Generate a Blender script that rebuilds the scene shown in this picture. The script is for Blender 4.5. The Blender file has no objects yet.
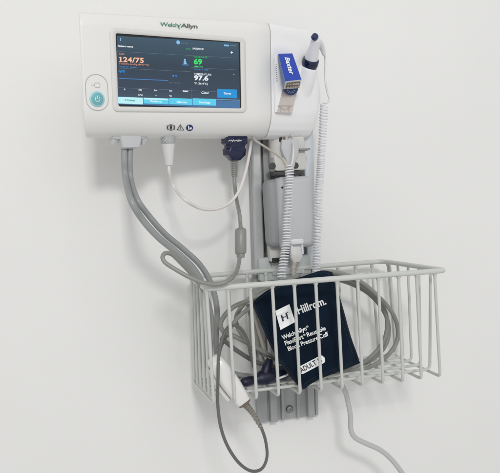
import bpy, bmesh, math, random
from mathutils import Vector, Matrix, noise
random.seed(4)
sc = bpy.context.scene
COL = sc.collection
V = Vector

# ------------------------------------------------------------------ camera
W0, H0, FPX = 500.0, 473.0, 678.49
YAW, PIT, ROL = 0.249646, -0.032463, -0.059832
CAM = V((-0.273717, -0.893506, 0.076840))


def frame(yaw, pitch, roll):
    cy, sy, cp, sp = math.cos(yaw), math.sin(yaw), math.cos(pitch), math.sin(pitch)
    f = V((sy * cp, cy * cp, sp)); r = V((cy, -sy, 0)); u = r.cross(f)
    c, s = math.cos(roll), math.sin(roll)
    return r * c + u * s, u * c - r * s, f


CR, CU, CF = frame(YAW, PIT, ROL)
cd = bpy.data.cameras.new('camera')
cam = bpy.data.objects.new('camera', cd); COL.objects.link(cam)
rot = Matrix((CR, CU, -CF)).transposed().to_4x4()
cam.matrix_world = Matrix.Translation(CAM) @ rot
cd.sensor_fit = 'HORIZONTAL'; cd.sensor_width = 36.0
cd.lens = 36.0 * FPX / W0
cd.clip_start = 0.01; cd.clip_end = 100
sc.camera = cam

# ------------------------------------------------------------------ light
world = bpy.data.worlds.new('World'); sc.world = world
world.use_nodes = True
bgn = world.node_tree.nodes['Background']
bgn.inputs[0].default_value = (1.0, 0.995, 0.985, 1); bgn.inputs[1].default_value = 0.58


def area(name, loc, target, sx, sy, power, col=(1, 1, 1)):
    l = bpy.data.lights.new(name, 'AREA'); l.shape = 'RECTANGLE'; l.size = sx; l.size_y = sy
    l.energy = power; l.color = col
    o = bpy.data.objects.new(name, l); COL.objects.link(o); o.location = loc
    o.rotation_euler = (V(target) - V(loc)).to_track_quat('-Z', 'Y').to_euler()


area('ceiling_light', (-0.4, -2.7, 1.20), (0, 0, -0.15), 0.36, 0.28, 25, (1, 0.995, 0.985))
area('room_light', (0.1, -2.8, 1.2), (0, 0, -0.1), 2.4, 1.8, 14, (0.97, 0.985, 1))
sc.view_settings.view_transform = 'Standard'
sc.view_settings.look = 'None'
sc.view_settings.exposure = -0.03
sc.view_settings.gamma = 1.0

# ------------------------------------------------------------------ photo -> place helpers
def ray(px, py):
    return CR * ((px - 250) / FPX) - CU * ((py - 236.5) / FPX) + CF


def at(px, py, Y):
    """Point seen at (px, py) that lies Y metres in front of (minus) the wall."""
    D = ray(px, py); return CAM + D * ((Y - CAM.y) / D.y)


SC = V((-0.14660325, -0.12483685, 0.24233038))          # centre of the monitor's screen
MR, MU, MF = frame(-0.30693225, 0.11779531, 0.0207496)   # monitor right / up / inwards
MN = -MF


def mon(u, v, d):
    return SC + MR * u + MU * v + MN * d


def mp(px, py, d=0.0):
    D = ray(px, py); c = SC + MN * d
    return CAM + D * ((c - CAM).dot(MN) / D.dot(MN))


def muv(px, py, d=0.0):
    p = mp(px, py, d) - SC; return p.dot(MR), p.dot(MU)


# ------------------------------------------------------------------ materials
MAT = {}


def mat(name, col, rough=0.45, metal=0.0, bump=0.0, bscale=300, var=0.04, vscale=9, emis=None, estr=1.0,
        coat=0.0, spec=0.5, sss=0.0, stretch=None):
    m = bpy.data.materials.new(name); m.use_nodes = True
    nt = m.node_tree; N, L = nt.nodes, nt.links
    b = N['Principled BSDF']
    b.inputs['Roughness'].default_value = rough; b.inputs['Metallic'].default_value = metal
    b.inputs['Coat Weight'].default_value = coat; b.inputs['Specular IOR Level'].default_value = spec
    if sss:
        b.inputs['Subsurface Weight'].default_value = sss
        b.inputs['Subsurface Scale'].default_value = 0.002
    tc = N.new('ShaderNodeTexCoord')
    mp_ = N.new('ShaderNodeMapping'); L.new(tc.outputs['Object'], mp_.inputs[0])
    if stretch: mp_.inputs['Scale'].default_value = stretch
    n = N.new('ShaderNodeTexNoise'); n.inputs['Scale'].default_value = vscale; n.inputs['Detail'].default_value = 5
    L.new(mp_.outputs[0], n.inputs['Vector'])
    r = N.new('ShaderNodeValToRGB')
    r.color_ramp.elements[0].position = 0.3; r.color_ramp.elements[1].position = 0.7
    r.color_ramp.elements[0].color = (*[max(0, c * (1 - var)) for c in col], 1)
    r.color_ramp.elements[1].color = (*[min(1, c * (1 + var)) for c in col], 1)
    L.new(n.outputs['Fac'], r.inputs[0]); L.new(r.outputs[0], b.inputs['Base Color'])
    rr = N.new('ShaderNodeMapRange')
    rr.inputs['To Min'].default_value = max(0.02, rough - 0.07); rr.inputs['To Max'].default_value = min(1, rough + 0.07)
    n3 = N.new('ShaderNodeTexNoise'); n3.inputs['Scale'].default_value = 45; n3.inputs['Detail'].default_value = 4
    L.new(tc.outputs['Object'], n3.inputs['Vector'])
    L.new(n3.outputs['Fac'], rr.inputs['Value']); L.new(rr.outputs[0], b.inputs['Roughness'])
    if bump:
        n2 = N.new('ShaderNodeTexNoise'); n2.inputs['Scale'].default_value = bscale; n2.inputs['Detail'].default_value = 3
        L.new(mp_.outputs[0], n2.inputs['Vector'])
        bp = N.new('ShaderNodeBump'); bp.inputs['Strength'].default_value = bump; bp.inputs['Distance'].default_value = 0.001
        L.new(n2.outputs['Fac'], bp.inputs['Height']); L.new(bp.outputs[0], b.inputs['Normal'])
    if emis:
        b.inputs['Emission Color'].default_value = (*emis, 1); b.inputs['Emission Strength'].default_value = estr
    MAT[name] = m
    return m


def s2l(r, g, b):
    return tuple(((c / 255) / 12.92 if c / 255 <= 0.04045 else ((c / 255 + 0.055) / 1.055) ** 2.4) for c in (r, g, b))


mat('wall_paint', (0.80, 0.797, 0.785), 0.62, bump=0.16, bscale=210, var=0.016, vscale=4.0)
mat('monitor_plastic', (0.79, 0.785, 0.77), 0.36, bump=0.05, bscale=900, var=0.012)
mat('module_plastic', (0.85, 0.85, 0.855), 0.30, bump=0.04, bscale=900, var=0.01)
mat('bezel_plastic', (0.70, 0.69, 0.665), 0.42, bump=0.05, bscale=900, var=0.01)
mat('opening_brown', (0.20, 0.15, 0.11), 0.6, var=0.3, vscale=200)
mat('seam_dark', (0.30, 0.30, 0.29), 0.6)
mat('line_grey', (0.42, 0.42, 0.41), 0.6)
mat('probe_plastic', (0.74, 0.74, 0.77), 0.30, var=0.01)
mat('grey_connector', (0.56, 0.57, 0.58), 0.42, bump=0.1, bscale=700, var=0.03)
mat('white_connector', (0.68, 0.665, 0.66), 0.40, bump=0.1, bscale=700, var=0.03)
mat('connector_top', (0.40, 0.41, 0.42), 0.5)
mat('navy_plastic', (0.005, 0.008, 0.045), 0.22, var=0.1, coat=0.3)
mat('joiner_navy', (0.004, 0.006, 0.028), 0.45, var=0.1)
mat('navy_button', (0.02, 0.03, 0.11), 0.35)
mat('hose_rubber', (0.30, 0.315, 0.315), 0.36, var=0.05, vscale=20)
mat('cable_rubber', (0.25, 0.25, 0.235), 0.36, var=0.05, vscale=20)
mat('dark_cable', (0.13, 0.13, 0.125), 0.42, var=0.06, vscale=20)
mat('tube_rubber', (0.25, 0.255, 0.235), 0.42, var=0.05, vscale=20)
mat('tail_cable', (0.50, 0.50, 0.51), 0.45, var=0.03)
mat('white_cable', (0.72, 0.69, 0.68), 0.38, var=0.03)
mat('coil_cable', (0.72, 0.73, 0.76), 0.38, var=0.03)
mat('basket_coating', (0.57, 0.585, 0.56), 0.30, bump=0.15, bscale=600, var=0.03, vscale=12)
mat('rail_metal', (0.37, 0.375, 0.38), 0.42, metal=0.2, bump=0.15, bscale=350, var=0.07, vscale=6, stretch=(6, 6, .35))
mat('rail_light', (0.66, 0.66, 0.65), 0.45, metal=0.1, var=0.03)
mat('rail_pale', (0.52, 0.53, 0.53), 0.35, metal=0.35, var=0.06, vscale=5, stretch=(8, 8, .3))
mat('rail_blue', (0.60, 0.635, 0.67), 0.45, var=0.02)
mat('bracket_plastic', (0.60, 0.59, 0.56), 0.5, bump=0.1, var=0.03)
mat('grip_grey', (0.47, 0.50, 0.50), 0.5, bump=0.1, var=0.03)
mat('box_plastic', (0.51, 0.52, 0.535), 0.45, bump=0.2, bscale=1200, var=0.02)
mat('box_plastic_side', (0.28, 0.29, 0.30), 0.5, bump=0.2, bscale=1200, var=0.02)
mat('boot_dark', (0.24, 0.225, 0.20), 0.5)
mat('knob_dark', (0.045, 0.045, 0.045), 0.55)
mat('black_gap', (0.012, 0.012, 0.012), 0.7)
mat('screw_steel', (0.30, 0.30, 0.31), 0.3, metal=0.9)
mat('cuff_fabric', (0.0035, 0.011, 0.024), 0.85, bump=0.7, bscale=900, var=0.25, vscale=40, spec=0.12)
mat('stitch_thread', (0.012, 0.024, 0.045), 0.7)
mat('cuff_edge', (0.004, 0.010, 0.022), 0.7, bump=0.5, bscale=900, spec=0.3)
mat('cuff_print', (0.86, 0.87, 0.88), 0.55)
mat('cuff_black', (0.01, 0.015, 0.03), 0.6)
mat('carton_blue', (0.012, 0.055, 0.42), 0.32, var=0.04, coat=0.2)
mat('carton_side', (0.10, 0.17, 0.36), 0.4)
mat('carton_white', (0.74, 0.72, 0.70), 0.5)
mat('carton_navy', (0.02, 0.06, 0.20), 0.45)
mat('slot_card', (0.58, 0.52, 0.49), 0.45)
mat('slot_print', (0.40, 0.35, 0.33), 0.5)
mat('print_grey', (0.35, 0.35, 0.37), 0.5)
mat('logo_green', (0.035, 0.22, 0.12), 0.5)
mat('logo_grey', (0.13, 0.15, 0.15), 0.5)
mat('symbol_navy', (0.015, 0.03, 0.16), 0.5)
mat('symbol_black', (0.03, 0.03, 0.04), 0.5)
mat('power_teal', (0.16, 0.43, 0.48), 0.35, coat=0.3)
mat('power_ring', (0.36, 0.62, 0.66), 0.35)
mat('sensor_plastic', (0.79, 0.775, 0.765), 0.25, var=0.02, coat=0.2)
mat('sensor_brown', (0.16, 0.12, 0.095), 0.5)
mat('beige_boot', (0.46, 0.43, 0.38), 0.5)
mat('screen_border', (0.012, 0.013, 0.016), 0.15)


def screen_mat(name, srgb, k=1.0):
    c = s2l(*srgb)
    m = mat(name, (0.01, 0.012, 0.015), 0.22, emis=c, estr=k, spec=0.4, var=0.0)
    return m


# screen panel: blue-grey emission; glare on the glass painted in, lighter top and bottom
def panel_mat():
    m = screen_mat('lcd_panel', (66, 80, 94), 0.88)
    nt = m.node_tree; N, L = nt.nodes, nt.links
    tc = N.new('ShaderNodeTexCoord'); sx = N.new('ShaderNodeSeparateXYZ'); L.new(tc.outputs['Generated'], sx.inputs[0])
    cr = N.new('ShaderNodeValToRGB')
    e = cr.color_ramp.elements
    e[0].position = 0.0; e[0].color = (*s2l(70, 92, 110), 1)
    e[1].position = 1.0; e[1].color = (*s2l(62, 90, 108), 1)
    for p, c in ((0.25, (54, 68, 86)), (0.6, (48, 64, 80))):
        q = e.new(p); q.color = (*s2l(*c), 1)
    L.new(sx.outputs['Z'], cr.inputs[0]); L.new(cr.outputs[0], N['Principled BSDF'].inputs['Emission Color'])


panel_mat()
screen_mat('ui_white', (240, 246, 250)); screen_mat('ui_salmon', (252, 192, 160)); screen_mat('ui_pale', (195, 138, 118))
screen_mat('ui_green', (60, 225, 110)); screen_mat('ui_green_dim', (40, 180, 90)); screen_mat('ui_blue', (30, 140, 225))
screen_mat('ui_line_blue', (70, 135, 205)); screen_mat('ui_dim', (100, 116, 130)); screen_mat('ui_tab', (88, 205, 236))
screen_mat('ui_tab_light', (190, 240, 245)); screen_mat('ui_save', (20, 145, 215)); screen_mat('ui_teal_text', (30, 150, 160))
screen_mat('ui_lightblue', (130, 190, 235)); screen_mat('ui_bar', (112, 165, 200)); screen_mat('ui_barblue', (70, 115, 160))
screen_mat('ui_cell', (62, 72, 86))

# ------------------------------------------------------------------ mesh helpers
def thing(name, label, cat, loc, group=None):
    o = bpy.data.objects.new(name, None); COL.objects.link(o)
    o.location = loc; o.empty_display_size = 0.02
    o['label'] = label; o['category'] = cat
    if group: o['group'] = group
    return o


def origin_of(p):
    o = V((0, 0, 0))
    while p is not None:
        o += p.location; p = p.parent
    return o


def obj(name, bm, m, parent=None, smooth=35, mats=None):
    org = origin_of(parent)
    bmesh.ops.remove_doubles(bm, verts=bm.verts, dist=1e-7)
    bmesh.ops.recalc_face_normals(bm, faces=bm.faces)
    for v in bm.verts: v.co -= org
    me = bpy.data.meshes.new(name); bm.to_mesh(me); bm.free()
    for x in ([m] if isinstance(m, str) else m): me.materials.append(MAT[x])
    if smooth:
        me.shade_smooth(); me.set_sharp_from_angle(angle=math.radians(smooth))
    o = bpy.data.objects.new(name, me); COL.objects.link(o)
    o.parent = parent
    return o


def catmull(pts, n=8, closed=False):
    P = [V(p) for p in pts]; out = []
    k = len(P); rng = range(k if closed else k - 1)
    for i in rng:
        if closed: a, b, c, d = P[i - 1], P[i], P[(i + 1) % k], P[(i + 2) % k]
        else:
            b, c = P[i], P[i + 1]
            a = P[i - 1] if i else b * 2 - c
            d = P[i + 2] if i + 2 < k else c * 2 - b
        for j in range(n):
            t = j / n
            out.append(0.5 * ((2 * b) + (c - a) * t + (2 * a - 5 * b + 4 * c - d) * t * t + (3 * b - a - 3 * c + d) * t ** 3))
    if not closed: out.append(P[-1].copy())
    return out


def tube(bm, path, r, seg=10, closed=False, cap=True, flat=1.0):
    """sweep a circle along a path; r is a number or a function of 0..1"""
    n = len(path); rings = []
    T = []
    for i in range(n):
        a = path[i - 1] if (i or closed) else path[0]
        b = path[(i + 1) % n] if (i < n - 1 or closed) else path[-1]
        T.append((b - a).normalized())
    up = V((0, 0, 1)) if abs(T[0].z) < 0.9 else V((0, -1, 0))
    nrm = (up - T[0] * up.dot(T[0])).normalized()
    for i in range(n):
        nrm = (nrm - T[i] * nrm.dot(T[i])).normalized(); bi = T[i].cross(nrm)
        rr = r(i / (n - 1)) if callable(r) else r
        rings.append([bm.verts.new(path[i] + (nrm * math.cos(2 * math.pi * k / seg) + bi * math.sin(2 * math.pi * k / seg) * flat) * rr)
                      for k in range(seg)])
    m = n if closed else n - 1
    for i in range(m):
        A, B = rings[i], rings[(i + 1) % n]
        for k in range(seg):
            bm.faces.new((A[k], A[(k + 1) % seg], B[(k + 1) % seg], B[k]))
    if cap and not closed:
        bm.faces.new(rings[0]); bm.faces.new(rings[-1][::-1])
    return bm


def loft(bm, rings, cap=True, closed=True):
    R = [[bm.verts.new(p) for p in ring] for ring in rings]
    k = len(R[0])
    for A, B in zip(R, R[1:]):
        for i in range(k if closed else k - 1):
            bm.faces.new((A[i], A[(i + 1) % k], B[(i + 1) % k], B[i]))
    if cap: bm.faces.new(R[0]); bm.faces.new(R[-1][::-1])
    return bm


def rrect(hw, hh, r, n=5, cx=0, cy=0):
    out = []
    for sx, sy, a0 in ((1, 1, 0), (-1, 1, 90), (-1, -1, 180), (1, -1, 270)):
        for j in range(n + 1):
            a = math.radians(a0 + 90 * j / n)
            out.append((cx + sx * (hw - r) + r * math.cos(a), cy + sy * (hh - r) + r * math.sin(a)))
    return out


def rbox(bm, c, ax, ay, az, hx, hy, hz, r=0.002, e=None):
    """box with rounded outline in ax/ay and eased edges along az"""
    e = r * 0.5 if e is None else e
    c = V(c)
    def ring(k, z): return [c + ax * x + ay * y + az * z for x, y in rrect(hx - k, hy - k, max(r - k, 1e-4))]
    return loft(bm, [ring(e, -hz), ring(e * .3, -hz + e * .3), ring(0, -hz + e), ring(0, hz - e), ring(e * .3, hz - e * .3), ring(e, hz)])


X, Y, Z = V((1, 0, 0)), V((0, 1, 0)), V((0, 0, 1))


def disc(bm, c, n, r, h=0.001, seg=24):
    n = n.normalized(); a = n.orthogonal().normalized(); b = n.cross(a)
    def ring(rr, z): return [c + n * z + (a * math.cos(2 * math.pi * i / seg) + b * math.sin(2 * math.pi * i / seg)) * rr for i in range(seg)]
    return loft(bm, [ring(r, 0), ring(r, h * .7), ring(r * .93, h)])


def revolve(bm, base, axis, prof, seg=28, flat=1.0, side=None):
    axis = axis.normalized()
    a = (side - axis * side.dot(axis)).normalized() if side else axis.orthogonal().normalized()
    b = axis.cross(a)
    return loft(bm, [[base + axis * z + (a * math.cos(2 * math.pi * i / seg) + b * math.sin(2 * math.pi * i / seg) * flat) * r
                      for i in range(seg)] for z, r in prof])





def text2d(s, bold=0.0, shear=0.0, space=1.0):
    c = bpy.data.curves.new('t', 'FONT'); c.body = s; c.offset = bold; c.shear = shear; c.space_character = space
    c.resolution_u = 4; c.fill_mode = 'BOTH'; c.extrude = 0
    o = bpy.data.objects.new('t', c); COL.objects.link(o)
    bpy.context.view_layer.update()
    me = bpy.data.meshes.new_from_object(o)
    vs = [(v.co.x, v.co.y) for v in me.vertices]; fs = [tuple(p.vertices) for p in me.polygons]
    bpy.data.objects.remove(o); bpy.data.curves.remove(c); bpy.data.meshes.remove(me)
    return vs, fs


def put_text(name, s, fn, w, h, m, parent, bold=0.0, shear=0.0, space=1.0, extra=None):
    """fn(x, y) -> 3D; x runs 0..w, cap height h"""
    vs, fs = text2d(s, bold, shear, space)
    x0 = min(v[0] for v in vs); x1 = max(v[0] for v in vs)
    cap = 0.70
    bm = bmesh.new()
    V_ = [bm.verts.new(fn((x - x0) / (x1 - x0) * w, y / cap * h)) for x, y in vs]
    for f in fs:
        try: bm.faces.new([V_[i] for i in f])
        except ValueError: pass
    if extra:
        for q in extra:
            bm.faces.new([bm.verts.new(fn(x / (x1 - x0) * w, y / cap * h)) for x, y in q])
    return obj(name, bm, m, parent, smooth=0)


# ================================================================== THE SETTING
bm = bmesh.new()
a, b = -6, 6
for q in (((a, 0, -4), (b, 0, -4), (b, 0, 4), (a, 0, 4)),):
    bm.faces.new([bm.verts.new(p) for p in q])
w = obj('wall', bm, 'wall_paint', None, smooth=0); w['kind'] = 'structure'

# ================================================================== wall rail
rail = thing('mounting_rail', 'grey ridged metal channel fixed upright on the wall behind monitor and basket', 'mounting rail', (-0.008, 0, -0.21))
TILT = math.radians(-1.7)


def rl(x, y, z):
    """rail coordinates: x across from the rail's axis, y out from the wall, z up"""
    c, s = math.cos(TILT), math.sin(TILT)
    zz = z - (-0.02)
    return V((-0.004 + c * x - s * zz * 1.0, -y, -0.02 + s * x * 0.2 + zz))


def extr(prof, z0, z1, bm=None):
    bm = bm or bmesh.new()
    return loft(bm, [[rl(x, y, z0) for x, y in prof], [rl(x, y, z1) for x, y in prof]])


ch = [(-.0435, .0005), (-.0435, .010), (-.040, .0115), (-.030, .0115), (-.029, .0095), (-.0275, .0095), (-.0265, .0165), (-.0175, .0165), (-.0165, .0095),
      (-.011, .0095), (-.010, .0130), (-.006, .0130), (-.005, .0095), (.011, .0095), (.012, .0130), (.016, .0130), (.017, .0095),
      (.026, .0095), (.027, .0165), (.036, .0165), (.037, .0095), (.0385, .0095), (.0395, .0115), (.0430, .0115), (.0435, .010), (.0435, .0005)]
obj('rail_channel', extr(ch, -.206, .30), 'rail_metal', rail, smooth=20)
# pale cover strip up the left side and bluish cover up the right side, above the basket
obj('side_channel', extr([(-.0425, .0125), (-.0425, .0205), (-.0410, .0215), (-.0320, .0215), (-.0305, .0205), (-.0305, .0125)], -.005, .30), 'rail_pale', rail, smooth=20)
obj('cover_strip', extr([(.0290, .0175), (.0290, .0235), (.0300, .0245), (.0415, .0245), (.0425, .0235), (.0425, .0125), (.037, .0125)], .0, .30), 'rail_blue', rail, smooth=20)
for px, py in ((289.5, 409),):
    p = at(px, py, -.0095)
    bm = bmesh.new(); revolve(bm, p, -Y, [(0, .0052), (.001, .0052), (.0022, .0044), (.0030, .0030), (.0031, .0012), (.0014, .0011)])
    s = obj('screw', bm, 'screw_steel', rail)
# ================================================================== mount clamp under the monitor
clamp = thing('mount_bracket', 'beige bracket plate with two dark screw holes holding monitor to the rail', 'bracket', tuple(rl(0, .02, .17)))
bm = bmesh.new(); zt = at(285, 136.5, -.045).z; rbox(bm, V((at(286.5, 155, -.03).x, -.031, (zt + .131) / 2)), X, Z, Y, .0218, (zt - .131) / 2, .014, r=.004); obj('plate', bm, 'bracket_plastic', clamp)
# support arm that carries the monitor: from the plate up into the monitor's back
bm = bmesh.new()
tube(bm, catmull([rl(-.012, .036, .150), rl(-.014, .040, .170), rl(-.022, .046, .20), rl(-.03, .050, .24)], 5), .010, seg=20); obj('arm', bm, 'bracket_plastic', clamp)
bm = bmesh.new(); loft(bm, [[at(cx_, y_, -.049) + X * a + Y * b for a, b in rrect(w_, .006, .002)] for y_, cx_, w_ in ((140, 289, .0115), (148, 289, .0125), (154, 289.5, .0105), (161, 290, .0065), (167.5, 290, .0045))])
obj('lever', bm, 'box_plastic', clamp)
bm = bmesh.new(); rbox(bm, at(303.5, 149.5, -.047), X, Z, Y, .0075, .0013, .006, r=.001); obj('ledge', bm, 'box_plastic_side', clamp)
for px, w_ in ((280.5, .0020), (286.5, .0026)):
    bm = bmesh.new(); tube(bm, [at(px, 134, -.050), at(px, 141.5 if px < 285 else 146, -.050)], w_, seg=12); obj('stud', bm, 'black_gap' if px < 285 else 'beige_boot', clamp)
for px, py, r in ((272.3, 166, .0037), (295.5, 165.5, .0034)):
    bm = bmesh.new(); p = at(px, py, -.0450); revolve(bm, p, -Y, [(-.002, r * 1.25), (.0006, r * 1.25), (.0008, r)]); obj('screw', bm, 'knob_dark', clamp)
bm = bmesh.new(); p = at(286.5, 173.6, -.04); rbox(bm, p, X, Z, Y, .0205, .0026, .006, r=.0008); obj('gap_shade', bm, 'knob_dark', clamp)  # dark strip drawn in for the shade of the gap below the plate

# ================================================================== power box
pbx = thing('power_supply', 'smooth grey rectangular power box clipped to the rail above basket', 'power supply', tuple(at(289, 247, -.04)))
pc = at(289.5, 212.5, -.048)
bm = bmesh.new()


def pring(k, z, r=.008): return [pc + X * (x + .0050) + Z * zz - Y * z for x, zz in rrect(.0250 - k, .0460 - k, max(.0008, r - k))]


loft(bm, [pring(.004, -.024), pring(.0005, -.022), pring(0, -.016), pring(0, .010), pring(.0014, .0155), pring(.0040, .0185), pring(.007, .0195)])
obj('housing', bm, 'box_plastic', pbx, smooth=50)
bm = bmesh.new()
lp = [V((-.0308, 0, z)) for z in (-.040, .040)]
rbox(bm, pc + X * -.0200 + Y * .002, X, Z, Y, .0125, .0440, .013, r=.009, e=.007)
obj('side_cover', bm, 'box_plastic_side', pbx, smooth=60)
bm = bmesh.new(); disc(bm, at(282.3, 187.5, -.0675), -Y, .0014, .0004); obj('hole_shade', bm, 'black_gap', pbx, smooth=0)  # flat black disc stands for the shade inside a small hole
# lower foot plate, dark gap and cream lip
bm = bmesh.new(); rbox(bm, at(276, 251.5, -.034), X, Z, Y, .0100, .0125, .008, r=.0015); obj('foot_plate', bm, 'bracket_plastic', pbx)
bm = bmesh.new(); rbox(bm, at(276.5, 259.8, -.036), X, Z, Y, .0080, .0030, .008, r=.0006); obj('shaded_gap', bm, 'black_gap', pbx)  # black block put in for the shaded gap at the foot plate

# ================================================================== wire basket
bask = thing('wire_basket', 'pale grey coated wire basket hung on the rail holding cuff and cables', 'basket', (0, -.02, -.131))
YB, YF, YFT = -.030, -.163, -.177
FTL, FTR, BTR, BTL = at(206, 288.7, YFT), at(444.5, 270.4, YFT), at(383, 261.2, YB), at(190, 277, YB)
BTW = at(389.5, 262.3, YB)
FBL, FBR, BBR, BBL = at(214, 403.5, YF), at(440, 376.5, YF), at(395.5, 355.5, YB), at(194, 383, YB)


def lerp(a, b, t): return a + (b - a) * t


def corner_path(P, r, n=5, closed=False):
    """polyline with rounded corners"""
    out = []; k = len(P)
    for i in range(k):
        if not closed and i in (0, k - 1): out.append(V(P[i])); continue
        a, b, c = V(P[i - 1]), V(P[i]), V(P[(i + 1) % k])
        r_ = r[i] if isinstance(r, list) else r
        ra = min(r_, (a - b).length * .45, (c - b).length * .45)
        p0 = b + (a - b).normalized() * ra; p1 = b + (c - b).normalized() * ra
        for j in range(n + 1):
            t = j / n; out.append(p0 * (1 - t) ** 2 + b * 2 * t * (1 - t) + p1 * t * t)
    return out


bm = bmesh.new(); tube(bm, corner_path([FTL, FTR, BTR, BTL], [.011, .006, .018, .013], 8, closed=True), .0032, seg=14, closed=True); obj('rim', bm, 'basket_coating', bask)
WR = .00185
fx = [214, 235, 257, 278.5, 300, 321.5, 342.7, 363, 383, 402.8, 421.6, 440]
FW = (FBR - FBL).length
tx = [207.5, 228, 250.5, 272.5, 294.5, 316, 337.3, 358, 378.5, 399, 417, 435.2]
for i, px in enumerate(fx):
    t = min(1, max(0, (at(px, 403.5 - (px - 214) * .1195, YF) - FBL).dot((FBR - FBL).normalized()) / FW))
    drop = Z * (-.0004)
    ta = (at(tx[i], 288.7 - (tx[i] - 206) * .0767, YFT) - FTL).length / (FTR - FTL).length
    a, b, c, d = lerp(FTL, FTR, ta) + V((0, .0015 + (.004 if i == 0 else 0), -.001)), lerp(FBL, FBR, t) + drop, lerp(BBL, BBR, t) + drop, lerp(BTL, BTW, .006 + t * .984) + V((0, -.001, -.001))
    j = V((random.uniform(-.0005, .0005), 0, random.uniform(-.0006, .0006)))
    bm = bmesh.new(); tube(bm, corner_path([a, b + j, c, d], .0065, 5), WR, seg=10)
    for q, qq in ((a, b), (d, c)): revolve(bm, q + (qq - q).normalized() * .0022, (qq - q).normalized(), [(-.001, .0030), (.0010, .0027), (.0022, .0021), (.003, .0017)], seg=10)
    obj('wire', bm, 'basket_coating', bask)
for k in range(5):
    t = k / 5.0
    if k == 0: t = .03
    up = Z * .0033
    a, b, c, d = lerp(BTL, FTL, t), lerp(BBL, FBL, t) + up, lerp(BBR, FBR, t) + up, lerp(BTW, FTR, t)
    a += X * .002; d -= X * .002
    bm = bmesh.new(); tube(bm, corner_path([a, b, c, d], .0065, 5), WR, seg=10); obj('wire', bm, 'basket_coating', bask)
bm = bmesh.new(); rbox(bm, rl(-.004, .024, .003), X, Z, Y, .036, .0155, .0055, r=.003)
rbox(bm, rl(-.002, .0285, .004), X, Z, Y, .021, .010, .004, r=.002)
obj('hanger_plate', bm, 'grip_grey', bask)

# ================================================================== monitor
mo = thing('patient_monitor', 'white vital signs monitor with lit touchscreen mounted at top of the rail', 'patient monitor', tuple(mon(0, -.07, -.03)))
UL, UR = -.1160, .1222


def prof_main(t, k=0.0):
    """closed (v, d) outline; t = 0 left .. 1 right; k = inset"""
    top, bot = .0583 + .0072 * t, -.0720 - .0048 * t
    e = .0470 + .0075 * t; be = -.044 - .005 * t
    P = [(top - .006, -.048), (top - .0006, -.040), (top, -.012), (top - .0006, -.0065), (top - .0022, -.0035), (e + .003, -.0012), (e, -.0002), (e - .004, 0),
         (0, 0), (be + .004, 0), (be, -.0003), (be - .006, -.0014), (be - .012, -.0038), (bot + .0075, -.0085), (bot + .0030, -.0140), (bot + .0008, -.020), (bot, -.028),
         (bot + .0015, -.042), (bot + .008, -.048)]
    return [(v * (1 - k * 10), d - k if d > -.03 else d + k) for v, d in P]


bm = bmesh.new()
st = [(UL, .0016), (UL + .0006, .0008), (UL + .0016, .0002), (UL + .0030, 0)] + [(UL + .0030 + (UR - UL - .004) * i / 10, 0) for i in range(1, 11)] + [(UR, .0006)]
loft(bm, [[mon(u + max(0, -d - .001) * .40 * (1 - (u - UL) / (UR - UL)), v, d) for v, d in prof_main((u - UL) / (UR - UL), k)] for u, k in st])
obj('housing', bm, 'monitor_plastic', mo, smooth=40)

# side module (thermometer bay): curved body whose right end falls back
us = [.1232, .1240, .1262, .132, .140, .150, .160, .170, .178, .184, .188, .192, .196, .200, .204, .208, .211, .2130, .2142]
def interp(x, xs, ys):
    for i in range(len(xs) - 1):
        if x <= xs[i + 1]:
            t = (x - xs[i]) / (xs[i + 1] - xs[i]); t = max(0, t)
            return ys[i] + (ys[i + 1] - ys[i]) * t
    return ys[-1]
bm = bmesh.new(); rings = []
for i, u in enumerate(us):
    top = interp(u, [.123, .190, .195, .199, .203, .208, .2142], [.0655, .0625, .0605, .052, .034, .016, -.004])
    bot = interp(u, [.123, .195, .200, .205, .2095, .2125, .2142], [-.0772, -.0782, -.0765, -.069, -.058, -.047, -.038])
    df = interp(u, [.123, .150, .180, .200, .209, .2130, .2142], [-.0002, -.0030, -.0065, -.0095, -.0125, -.0165, -.021])
    k = (.0010, .0003)[i] if i < 2 else 0
    mid = (top + bot) / 2
    P = [(top - .008, -.052), (top - .001, -.047), (top, df - .014), (top - .0008, df - .008), (top - .003, df - .005), (top - .010, df - .0035), (top - .018, df - .0030), (top - .030, df - .001),
         (mid, df), (bot + .034, df - .0005), (bot + .022, df - .003), (bot + .012, df - .007), (bot + .005, df - .013), (bot + .0010, df - .022), (bot, -.046), (bot + .006, -.052)]
    rings.append([mon(u, v * (1 - k * 10), max(-.0525, d - k)) for v, d in P])
loft(bm, rings)
# probe well bulge
BP = mp(309.2, 66.5, -.004); AX = (MR * .10 + MU * .88 + MN * .42).normalized()
revolve(bm, BP - AX * .075, AX, [(.010, .006), (.020, .012), (.040, .0140), (.058, .0132), (.069, .0120), (.0745, .0110), (.0750, .0100)], seg=32)
so = obj('thermometer_bay', bm, 'module_plastic', mo, smooth=60)
md = so.modifiers.new('r', 'REMESH'); md.mode = 'VOXEL'; md.voxel_size = .0010; md.use_smooth_shade = True
ms = so.modifiers.new('s', 'SMOOTH'); ms.factor = .5; ms.iterations = 22

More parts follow.
